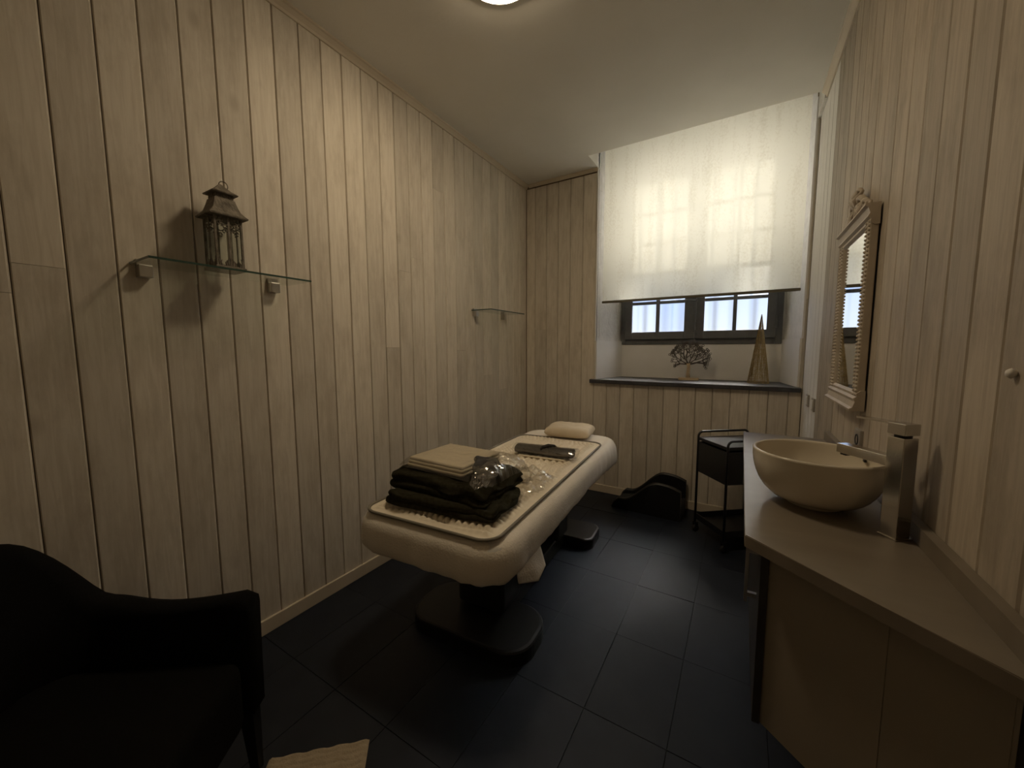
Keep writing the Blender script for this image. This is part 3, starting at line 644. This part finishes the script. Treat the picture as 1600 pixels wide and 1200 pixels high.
for k in range(4):
    for y in (-.022, 0, .022):
        c = Matrix.Rotation(k * PI / 2, 3, 'Z'); tube(bm, [c @ Vector((.0365, y + .008 * math.cos(t_ * .7), .279 + .007 * math.sin(t_ * .7))) for t_ in range(10)], .0016, 4)
from_bm('vent_collar', bm, 'lantern', ln)
bm = bmesh.new(); loft(bm, [sq(.050, .286), sq(.052, .290), sq(.032, .302), sq(.014, .318), sq(.004, .328)]); from_bm('upper_roof', bm, 'lantern', ln)
bm = bmesh.new(); tube(bm, [(0, .018 * math.cos(2 * PI * k / 20) + .014, .326 + .016 * math.sin(2 * PI * k / 20)) for k in range(21)], .0022, 6, False); from_bm('ring_handle', bm, 'lantern', ln, True)

# ------------------------------------------------------------------ vanity: cabinet, worktop, basin, tap
ZW = 0.935
vt = empty('vanity_cabinet', (2.17, 1.7, 0.44)); tag(vt, 'wall-hung washbasin cabinet with an angled end panel', 'cabinet')
def world_box(name, b, mt, parent, bev=0.0): return wbox(name, b, mt, parent, bev)
bm = bmesh.new(); prism(bm, [(2.035 - 2.17, 1.095 - 1.7), (2.335 - 2.17, 0.835 - 1.7), (2.335 - 2.17, 2.40 - 1.7), (2.035 - 2.17, 2.40 - 1.7)], 0.0, ZW - .0305 - .44); from_bm('carcass', bm, 'cabinet', vt)
for y0, y1, hy in ((1.088, 1.742, 1.205), (1.746, 2.40, 2.28)):
    d_ = world_box('cabinet_door', (2.017, 2.0345, y0, y1, 0.435, 0.893), 'door_dark', vt, .0015)
    bm = bmesh.new(); q = Vector((2.17, 1.7, .44))
    for b in ((1.988, 1.996, hy - .009, hy + .009, .69, .86), (1.995, 2.018, hy - .006, hy + .006, .705, .717), (1.995, 2.018, hy - .006, hy + .006, .833, .845)):
        bx(bm, b[0] - q.x, b[1] - q.x, b[2] - q.y, b[3] - q.y, b[4] - q.z, b[5] - q.z)
    from_bm('door_handle', bm, 'steel', d_)
# angled end panels
def slanted(name, p0, p1, z0, z1, t, mt):
    p0, p1 = Vector(p0), Vector(p1); n_ = Vector(((p1 - p0).y, -(p1 - p0).x)).normalized() * t; q = Vector((2.17, 1.7))
    bm = bmesh.new(); prism(bm, [tuple(p - q) for p in (p0, p0 + n_, p1 + n_, p1)], z0 - .44, z1 - .44); return from_bm(name, bm, mt, vt)
slanted('end_panel', (2.034, 1.094), (2.214, 0.938), .438, .903, -.016, 'cabinet'); slanted('end_panel', (2.2155, 0.9367), (2.330, 0.838), .438, .903, -.013, 'cabinet')
wt = empty('worktop', (2.17, 1.7, ZW)); tag(wt, 'brown laminate worktop with an angled near end under the basin', 'worktop')
bm = bmesh.new(); q = (2.17, 1.7)
prism(bm, [(x - q[0], y - q[1]) for x, y in ((1.980, 1.076), (2.177, 0.906), (2.348, 0.760), (2.348, 2.44), (1.980, 2.44))], -0.030, 0.0)
bmesh.ops.bevel(bm, geom=[e for e in bm.edges if abs(e.verts[0].co.z - e.verts[1].co.z) < 1e-6 and e.verts[0].co.z > -.01], offset=.002, segments=2, affect='EDGES')
from_bm('worktop_slab', bm, 'worktop', wt)
struct(boxes('trim_5', [(2.328, 2.349, 0.785, 2.44, ZW + .0005, ZW + 0.042)], 'worktop'), 'brown laminate upstand along the worktop and right wall', 'trim')
# basin
bs = empty('vessel_basin', (2.156, 1.412, ZW)); tag(bs, 'cream ceramic bowl washbasin standing on the worktop', 'basin')
Rb = 0.160
outer = [(0.0, 0.0), (.070, 0.0), (.074, .006), (.074, .012)] + [(.074 + (Rb - .074) * math.sin(t_ * PI / 24) ** .95, .012 + .138 * (1 - math.cos(t_ * PI / 24)) ** 1.0) for t_ in range(1, 13)]
lip = [(Rb + .0008, .153), (Rb - .002, .157), (Rb - .006, .1575), (Rb - .009, .154)]
inner = [((Rb - .010) * math.cos(t_ * PI / 24) ** .8, .148 - .118 * math.sin(t_ * PI / 24)) for t_ in range(0, 12)] + [(.012, .030), (0.0, .029)]
bm = bmesh.new(); lathe(bm, outer + lip + inner, 64); bmesh.ops.remove_doubles(bm, verts=bm.verts[:], dist=1e-6); from_bm('bowl', bm, 'ceramic', bs, True)
bm = bmesh.new(); lathe(bm, [(0, .0305), (.020, .0305), (.022, .033), (.018, .036), (0, .037)], 24); from_bm('waste_plug', bm, 'chrome', bs, True)
bm = bmesh.new(); bx(bm, .120, .126, .062, .076, .126, .134); from_bm('overflow_slot', bm, 'black_plastic', bs)
# tap
TA = math.atan2(0.19, -0.14)
tp_ = empty('tap', (2.293, 1.250, ZW), TA); tag(tp_, 'tall square brushed steel mixer tap beside the basin', 'tap')
box('tap_body', (-.019, .019, -.019, .019, 0.004, .250), 'chrome', tp_, .0015)
box('base_plate', (-.022, .022, -.022, .022, 0.0, .005), 'chrome', tp_, .001)
bm = bmesh.new(); lathe(bm, [(0, .249), (.016, .249), (.016, .257), (0, .257)], 20); from_bm('cartridge', bm, 'black_plastic', tp_, True)
h_ = box('lever_head', (-.020, .020, -.020, .020, .2565, .284), 'chrome', tp_, .0015)
boxes('lever', [(.016, .105, -.012, .012, .2785, .2835)], 'chrome', h_)
sp_ = box('spout', (.017, .150, -.016, .016, .174, .199), 'chrome', tp_, .0015)
boxes('aerator', [(.128, .144, -.009, .009, .168, .175)], 'black_plastic', sp_)

# ------------------------------------------------------------------ mirror
MY0, MY1, MZ0, MZ1 = 1.845, 2.315, 1.165, 1.905; MX = XR - 0.006
mr_ = empty('wall_mirror', (MX, (MY0 + MY1) / 2, MZ0)); tag(mr_, 'rectangular wall mirror in a beaded cream frame with carved crest', 'mirror')
def mw(y, z, x): return (-x, y - (MY0 + MY1) / 2, z - MZ0)
def mbar(name, y0, y1, z0, z1, x0, x1, parent=mr_, mt='frame', bev=.003):
    p0, p1 = mw(y0, z0, x1), mw(y1, z1, x0); return box(name, (p0[0], p1[0], p0[1], p1[1], p0[2], p1[2]), mt, parent, bev)
D = 0.030
mbar('mirror_glass', MY0 + .040, MY1 - .040, MZ0 + .06, MZ1 - .06, .006, .016, mr_, 'mirror', 0)
mbar('back_board', MY0 + .01, MY1 - .01, MZ0 + .01, MZ1 - .01, 0.0, .004, mr_, 'backing', 0)
for y0, y1 in ((MY0, MY0 + .046), (MY1 - .046, MY1)):
    s_ = mbar('frame_stile', y0, y1, MZ0 + .02, MZ1 - .02, 0, D * .8)
    for yy in (y0 + .006, y1 - .006):
        bm = bmesh.new(); n = 44
        for k in range(n):
            c = mw(yy, MZ0 + .06 + (MZ1 - MZ0 - .12) * k / (n - 1), D * .8); bmesh.ops.create_icosphere(bm, subdivisions=1, radius=.0068, matrix=Matrix.Translation(c))
        from_bm('beading', bm, 'frame', s_, True)
def rail(z0, z1, up):
    pr = [(0, 0), (D + .012, 0), (D + .014, .10), (D + .004, .18), (D - .002, .45), (D + .004, .62), (D - .006, .72), (D - .004, .85), (D - .016, 1.0), (0, 1.0)]
    if up: pr = [(x, 1 - t_) for x, t_ in pr][::-1]
    bm = bmesh.new(); rings = []
    for y in (MY0 - .008, MY1 + .008): rings.append([mw(y, z0 + (z1 - z0) * t_, x) for x, t_ in pr])
    loft(bm, rings); return from_bm('frame_rail', bm, 'frame', mr_)
rail(MZ0, MZ0 + .075, False); rail(MZ1 - .075, MZ1, True)
# carved crest: scrolls and leaves rising to the middle
cr = empty('crest'); cr.parent = mr_
YM = (MY0 + MY1) / 2
def scroll(cy, cz, r, turns, a0, sg, th):
    pts = []; n = int(16 * turns)
    for k in range(n + 1):
        a_ = a0 + sg * 2 * PI * turns * k / n; rr2 = r * (1 - .82 * k / n); pts.append(mw(cy + rr2 * math.cos(a_), cz + rr2 * math.sin(a_), .022 + .004 * math.sin(k)))
    bm = bmesh.new(); tube(bm, pts, [th * (1 - .5 * k / n) for k in range(n + 1)], 7); from_bm('scroll', bm, 'frame', cr, True)
for sg in (-1, 1):
    scroll(YM + sg * .055, MZ1 + .046, .040, 1.4, -PI / 2, sg, .013); scroll(YM + sg * .125, MZ1 + .026, .027, 1.3, -PI / 2, sg, .010); scroll(YM + sg * .032, MZ1 + .098, .025, 1.2, -PI / 2, -sg, .010); scroll(YM + sg * .178, MZ1 + .014, .016, 1.1, -PI / 2, sg, .007)
    bm = bmesh.new(); tube(bm, [mw(YM + sg * t_ * .012 + sg * .01, MZ1 + .004 + .05 * (1 - t_ / 15) ** 1.6 + .006 * math.sin(t_ * 1.4), .022) for t_ in range(16)], [.010 - .0004 * t_ for t_ in range(16)], 7); from_bm('leaf_stem', bm, 'frame', cr, True)
bm = bmesh.new()
for a_ in (-.9, -.45, 0, .45, .9): tube(bm, [mw(YM, MZ1 + .05, .022), mw(YM + .03 * math.sin(a_), MZ1 + .05 + .045 * math.cos(a_), .032), mw(YM + .055 * math.sin(a_), MZ1 + .05 + .078 * math.cos(a_), .022)], [.006, .014, .004], 7)
tube(bm, [mw(YM, MZ1, .02), mw(YM, MZ1 + .06, .022)], [.012, .008], 8); from_bm('shell_leaf', bm, 'frame', cr, True)

# ------------------------------------------------------------------ sockets and switches
def wall_plate(y, z, label, kind):
    o = empty(kind, (XR, y, z)); tag(o, label, kind.replace('_', ' '))
    box('cover_plate', (-.010, .0004, -.040, .040, -.040, .040), 'switch', o, .002)
    if kind == 'light_switch': box('rocker', (-.014, -.009, -.026, .026, -.028, .028), 'white_plastic', o, .001)
    else:
        bm = bmesh.new(); lathe(bm, [(0, 0), (.021, 0), (.021, .004), (.017, .004), (.016, -.001), (0, -.001)], 24); w_ = from_bm('socket_well', bm, 'black_plastic', o, True); w_.rotation_euler = (0, -PI / 2, 0); w_.location = (-.0085, 0, 0)
wall_plate(3.19, 1.045, 'metal light switch nearest the window on the right wall', 'light_switch')
wall_plate(2.96, 1.045, 'metal light switch between the window and the mirror', 'light_switch')
wall_plate(1.885, 1.052, 'metal wall socket just below the mirror', 'wall_socket')
bm = bmesh.new(); lathe(bm, [(0, .012), (.006, .011), (.009, .006), (.006, .002), (.005, 0), (0, 0)], 14); o = from_bm('wall_peg', bm, 'lining', None, True); o.location = (XR, 0.985, 1.355); o.rotation_euler = (0, -PI / 2, 0); tag(o, 'small white peg on the right wall boards', 'peg')

# ------------------------------------------------------------------ sill ornaments
tr = empty('tree_ornament', (1.540, 3.83, ZS)); tag(tr, 'flat cut-out tree ornament with dark branches on the window sill', 'ornament')
box('plinth', (-.085, .085, -.022, .022, 0, .022), 'palewood', tr, .002)
bm = bmesh.new(); tube(bm, [(-.004, 0, .022), (-.006, 0, .07), (-.002, 0, .12), (-.006, 0, .155)], [.019, .015, .014, .018], 8); from_bm('trunk', bm, 'palewood', tr, True)
bm = bmesh.new(); rnd = random.Random(11)
def branch(x, z, ang, ln_, w_, depth):
    pts = [(x, z)]; a_ = ang; n = 4; bend = rnd.uniform(-.22, .22)
    for k in range(n):
        a_ += bend; x += math.sin(a_) * ln_ / n; z += math.cos(a_) * ln_ / n; pts.append((x, z))
    tube(bm, [(p[0], 0, p[1]) for p in pts], [w_ * (1 - .35 * k / n) for k in range(n + 1)], 5)
    inside = (x / .150) ** 2 + ((z - .215) / .125) ** 2
    if depth == 0 or inside > 0.95:
        r_ = .0095; tube(bm, [(x + r_ * math.sin(a_ + t_ * PI / 4) , 0, z + r_ * math.cos(a_ + t_ * PI / 4)) for t_ in range(9)], .0022, 4, False); return
    for da in ((-.55, .5) if depth < 4 else (-.5, .05, .55)):
        branch(x, z, a_ + da + rnd.uniform(-.16, .16), ln_ * rnd.uniform(.72, .9), w_ * .74, depth - 1)
for a_, l_ in ((-1.45, .062), (-1.05, .064), (-.65, .060), (-.22, .056), (.2, .056), (.62, .060), (1.02, .064), (1.42, .062)): branch(-.004 + .008 * math.sin(a_), .145, a_, l_, .0068, 4)
from_bm('branches', bm, 'treemetal', tr)
cn = empty('wire_cone_tree', (2.078, 3.785, ZS)); tag(cn, 'tall gold wire cone tree standing on the window sill', 'ornament')
bm = bmesh.new(); rnd = random.Random(5); HC, RC = .572, .078
for k in range(150):
    a0 = rnd.uniform(0, 2 * PI); a1 = a0 + rnd.gauss(0, .35); z0 = 0 if k < 100 else rnd.uniform(0, .1); z1 = HC * (rnd.uniform(.90, 1) if k < 85 else rnd.uniform(.3, .7))
    pts = []
    for t_ in range(5):
        f = t_ / 4; z = z0 + (z1 - z0) * f; r_ = RC * (1 - z / HC) * rnd.uniform(.93, 1.0) + .002; a_ = a0 + (a1 - a0) * f; pts.append((r_ * math.cos(a_), r_ * math.sin(a_), z))
    tube(bm, pts, .0010, 3)
for k in range(60):
    z = rnd.uniform(.0, .95) ** .8 * HC * .95; a0 = rnd.uniform(0, 6.28); sl = rnd.uniform(-.05, .05)
    tube(bm, [((RC * (1 - max(0, z + sl * t_ / 6) / HC) + .002) * math.cos(a0 + t_ * .5), (RC * (1 - max(0, z + sl * t_ / 6) / HC) + .002) * math.sin(a0 + t_ * .5), max(0.001, z + sl * t_ / 6)) for t_ in range(7)], .0012, 3)
from_bm('gold_wire', bm, 'gold', cn)['kind'] = 'stuff'
bm = bmesh.new(); tube(bm, [(RC * math.cos(2 * PI * k / 32), RC * math.sin(2 * PI * k / 32), .002) for k in range(33)], .002, 6, False); from_bm('base_ring', bm, 'gold', cn, True)

# ------------------------------------------------------------------ trolley
TR = math.radians(39.0)
ty = empty('trolley', (1.962, 3.118, 0), TR); tag(ty, 'black metal three-tier trolley on castors in the far right corner', 'trolley')
tw, td = 0.205, 0.158
for y in (-td, td):
    bm = bmesh.new(); r_ = .035; p_ = [(-tw, y, .075)]
    p_ += [(-tw, y, .775 - r_)] + [(-tw + r_ - r_ * math.cos(t_ * PI / 12), y, .775 - r_ + r_ * math.sin(t_ * PI / 12)) for t_ in range(1, 6)] + [(-tw + r_, y, .775)]
    p_ += [(-x, yy, z) for x, yy, z in p_[::-1]]
    tube(bm, p_, .0085, 10); from_bm('handle_frame', bm, 'black_metal', ty, True)
def tray(z0, z1, panels):
    t_ = empty('tray'); t_.parent = ty
    boxes('tray_floor', [(-tw + .006, tw - .006, -td + .006, td - .006, z0, z0 + .006)], 'black_metal', t_)
    for b in ((-tw - .002, -tw + .004, -td, td, z0, z1), (tw - .004, tw + .002, -td, td, z0, z1), (-tw, tw, -td - .003, -td + .003, z0, z1), (-tw, tw, td - .003, td + .003, z0, z1)): boxes('tray_side', [b], 'black_metal', t_)
tray(.715, .735, 0); tray(.475, .700, 0); tray(.105, .150, 0)
boxes('top_lid', [(-tw + .005, tw - .005, -td + .005, td - .005, .728, .735)], 'black_metal', ty)
for sx_ in (-1, 1):
    for y in (-td, td):
        bm = bmesh.new(); lathe(bm, [(0, -.011), (.022, -.011), (.026, -.007), (.026, .007), (.022, .011), (0, .011)], 18)
        bmesh.ops.rotate(bm, verts=bm.verts[:], matrix=Matrix.Rotation(PI / 2, 3, 'X')); w_ = from_bm('castor', bm, 'rubber', ty, True); w_.location = (sx_ * (tw - .004), y, .026)
        boxes('castor_fork', [(-.012, .012, -.017, -.013, -.004, .042), (-.012, .012, .013, .017, -.004, .042), (-.012, .012, -.017, .017, .038, .052)], 'black_metal', w_)

# ------------------------------------------------------------------ black curved foot rest on the floor
ft = empty('foot_rest', (1.315, 3.36, 0), math.radians(-2)); tag(ft, 'low black moulded foot rest with curved raised sides by the back wall', 'foot rest')
def hprof(t_, peak): 
    # low rounded nose on the left, flat shelf, then a hump that falls away again
    nose = min(1.0, (t_ / .10)) ** .5 * .085 if t_ < .10 else .085
    q_ = max(0.0, min(1.0, (t_ - .16) / .52)); p_ = max(0.0, min(1.0, (t_ - .72) / .34))
    return nose + peak * q_ * q_ * (3 - 2 * q_) - .055 * p_ * p_
def side(y0, y1, peak, t1):
    bm = bmesh.new(); n = 40; top = [(-.285 + .56 * t1 * k / n, max(.012, hprof(k / n * t1, peak))) for k in range(n + 1)]
    ol = [(-.285, 0.0)] + top + [(-.285 + .56 * t1, 0.0)]
    c = 0.012; loft(bm, [[(x, y0, z) for x, z in ol], [(x, y0 + (y1 - y0) * .25, z + (c if z > .02 else 0)) for x, z in ol], [(x, y0 + (y1 - y0) * .75, z + (c if z > .02 else 0)) for x, z in ol], [(x, y1, z) for x, z in ol]])
    return from_bm('side_wall', bm, 'black_plastic', ft, False)
side(-.140, -.110, .190, 1.0); side(.115, .145, .205, 1.0)
bm = bmesh.new(); n = 24; R_ = []
top = [(-.27 + .545 * k / n, .040 + .045 * math.sin(min(1, k / n * 1.6) * PI * .5) + .07 * max(0, (k / n - .55)) ** 1.2) for k in range(n + 1)]
ol = [(-.27, 0.004)] + top + [(.275, 0.004)]
loft(bm, [[(x, -.112, z) for x, z in ol], [(x, .117, z) for x, z in ol]]); from_bm('foot_bed', bm, 'rubber', ft)

# ------------------------------------------------------------------ armchair
ac = empty('armchair', (0.578, 0.126, 0), math.radians(-53.1)); tag(ac, 'black upholstered tub armchair in the near left corner', 'armchair')
path = []
hw, hd, rc = .325, .31, .22
for k in range(13): path.append((-hw, hd - (hd + hd - rc) * k / 12))
for k in range(1, 17): a_ = PI + PI / 2 * k / 16; path.append((-hw + rc + rc * math.cos(a_), -hd + rc + rc * math.sin(a_)))
for k in range(1, 7): path.append((-hw + rc + (2 * hw - 2 * rc) * k / 6, -hd))
half = path[:-3]; path = half + [(-x, y) for x, y in half[::-1]]
bm = bmesh.new(); rings = []
def smooth(t_): t_ = max(0, min(1, t_)); return t_ * t_ * (3 - 2 * t_)
for i, (x, y) in enumerate(path):
    p0 = Vector(path[max(i - 1, 0)]); p1 = Vector(path[min(i + 1, len(path) - 1)]); t_ = (p1 - p0).normalized(); n_ = Vector((t_.y, -t_.x)) * -1   # outward
    n_ = Vector((-t_.y, t_.x)) * -1
    s_ = (hd - y) / (2 * hd)
    top = 0.628 - .024 * math.sin(min(1, s_ / .80) * PI) + .237 * smooth((s_ - .72) / .26) - .022 * max(0, 1 - s_ / .05) ** 2
    o_ = Vector((x, y)); th = .062; ring = []
    lean = .045 * smooth((s_ - .35) / .6)
    for off, z in ((0, .235), (0.004, .40), (0.010 + lean * .6, top - .03), (0.006 + lean, top - .008), (-.014 + lean, top), (-th + .014 + lean, top), (-th + lean, top - .010), (-th + lean * .6, top - .04), (-th, .40), (-th, .235)):
        p = o_ + n_ * off; ring.append((p.x, p.y, z))
    rings.append(ring)
loft(bm, rings); from_bm('tub_back', bm, 'black_fabric', ac, True)
bm = bmesh.new(); soft_box(bm, 2 * hw - .13, 2 * hd - .05, .24, .44, .08, .03, 6, 4); o = from_bm('seat_cushion', bm, 'black_fabric', ac, True); o.location = (0, .03, 0)
for sx_ in (-1, 1):
    for y in (hd - .032, -hd + .075):
        bm = bmesh.new(); x = sx_ * (hw - .032) if y > 0 else sx_ * (hw - .10)
        loft(bm, [[(x + a_ * r_ + sx_ * dx, y + b_ * r_ + dy, z) for a_, b_ in ((1, 1), (-1, 1), (-1, -1), (1, -1))] for r_, z, dx, dy in ((.013, 0, .006, .008 if y > 0 else -.02), (.022, .25, 0, 0))]); from_bm('leg', bm, 'black_plastic', ac)

# ------------------------------------------------------------------ bath mat
u_ = Vector((-.734, -.68)); v_ = Vector((.68, -.734)); A_ = Vector((.872, .792))
bm = bmesh.new(); nu, nv = 30, 150; G = []
for j in range(nv + 1):
    row = []
    for i in range(nu + 1):
        p = A_ + u_ * (.325 * i / nu) + v_ * (.62 * j / nv); h = .0045 + .006 * abs(math.sin(j / nv * .62 / .021 * PI + .5 * math.sin(i * .9))) + .001 * random.random()
        if i in (0, nu) or j in (0, nv): h = .0005
        row.append(bm.verts.new((p.x - .87, p.y - .79, h)))
    G.append(row)
for j in range(nv):
    for i in range(nu): bm.faces.new((G[j][i], G[j][i + 1], G[j + 1][i + 1], G[j + 1][i]))
o = from_bm('bath_mat', bm, 'rug', None, True); o.location = (.87, .79, 0.0012); tag(o, 'small ribbed beige cotton mat on the floor beside the armchair', 'mat')
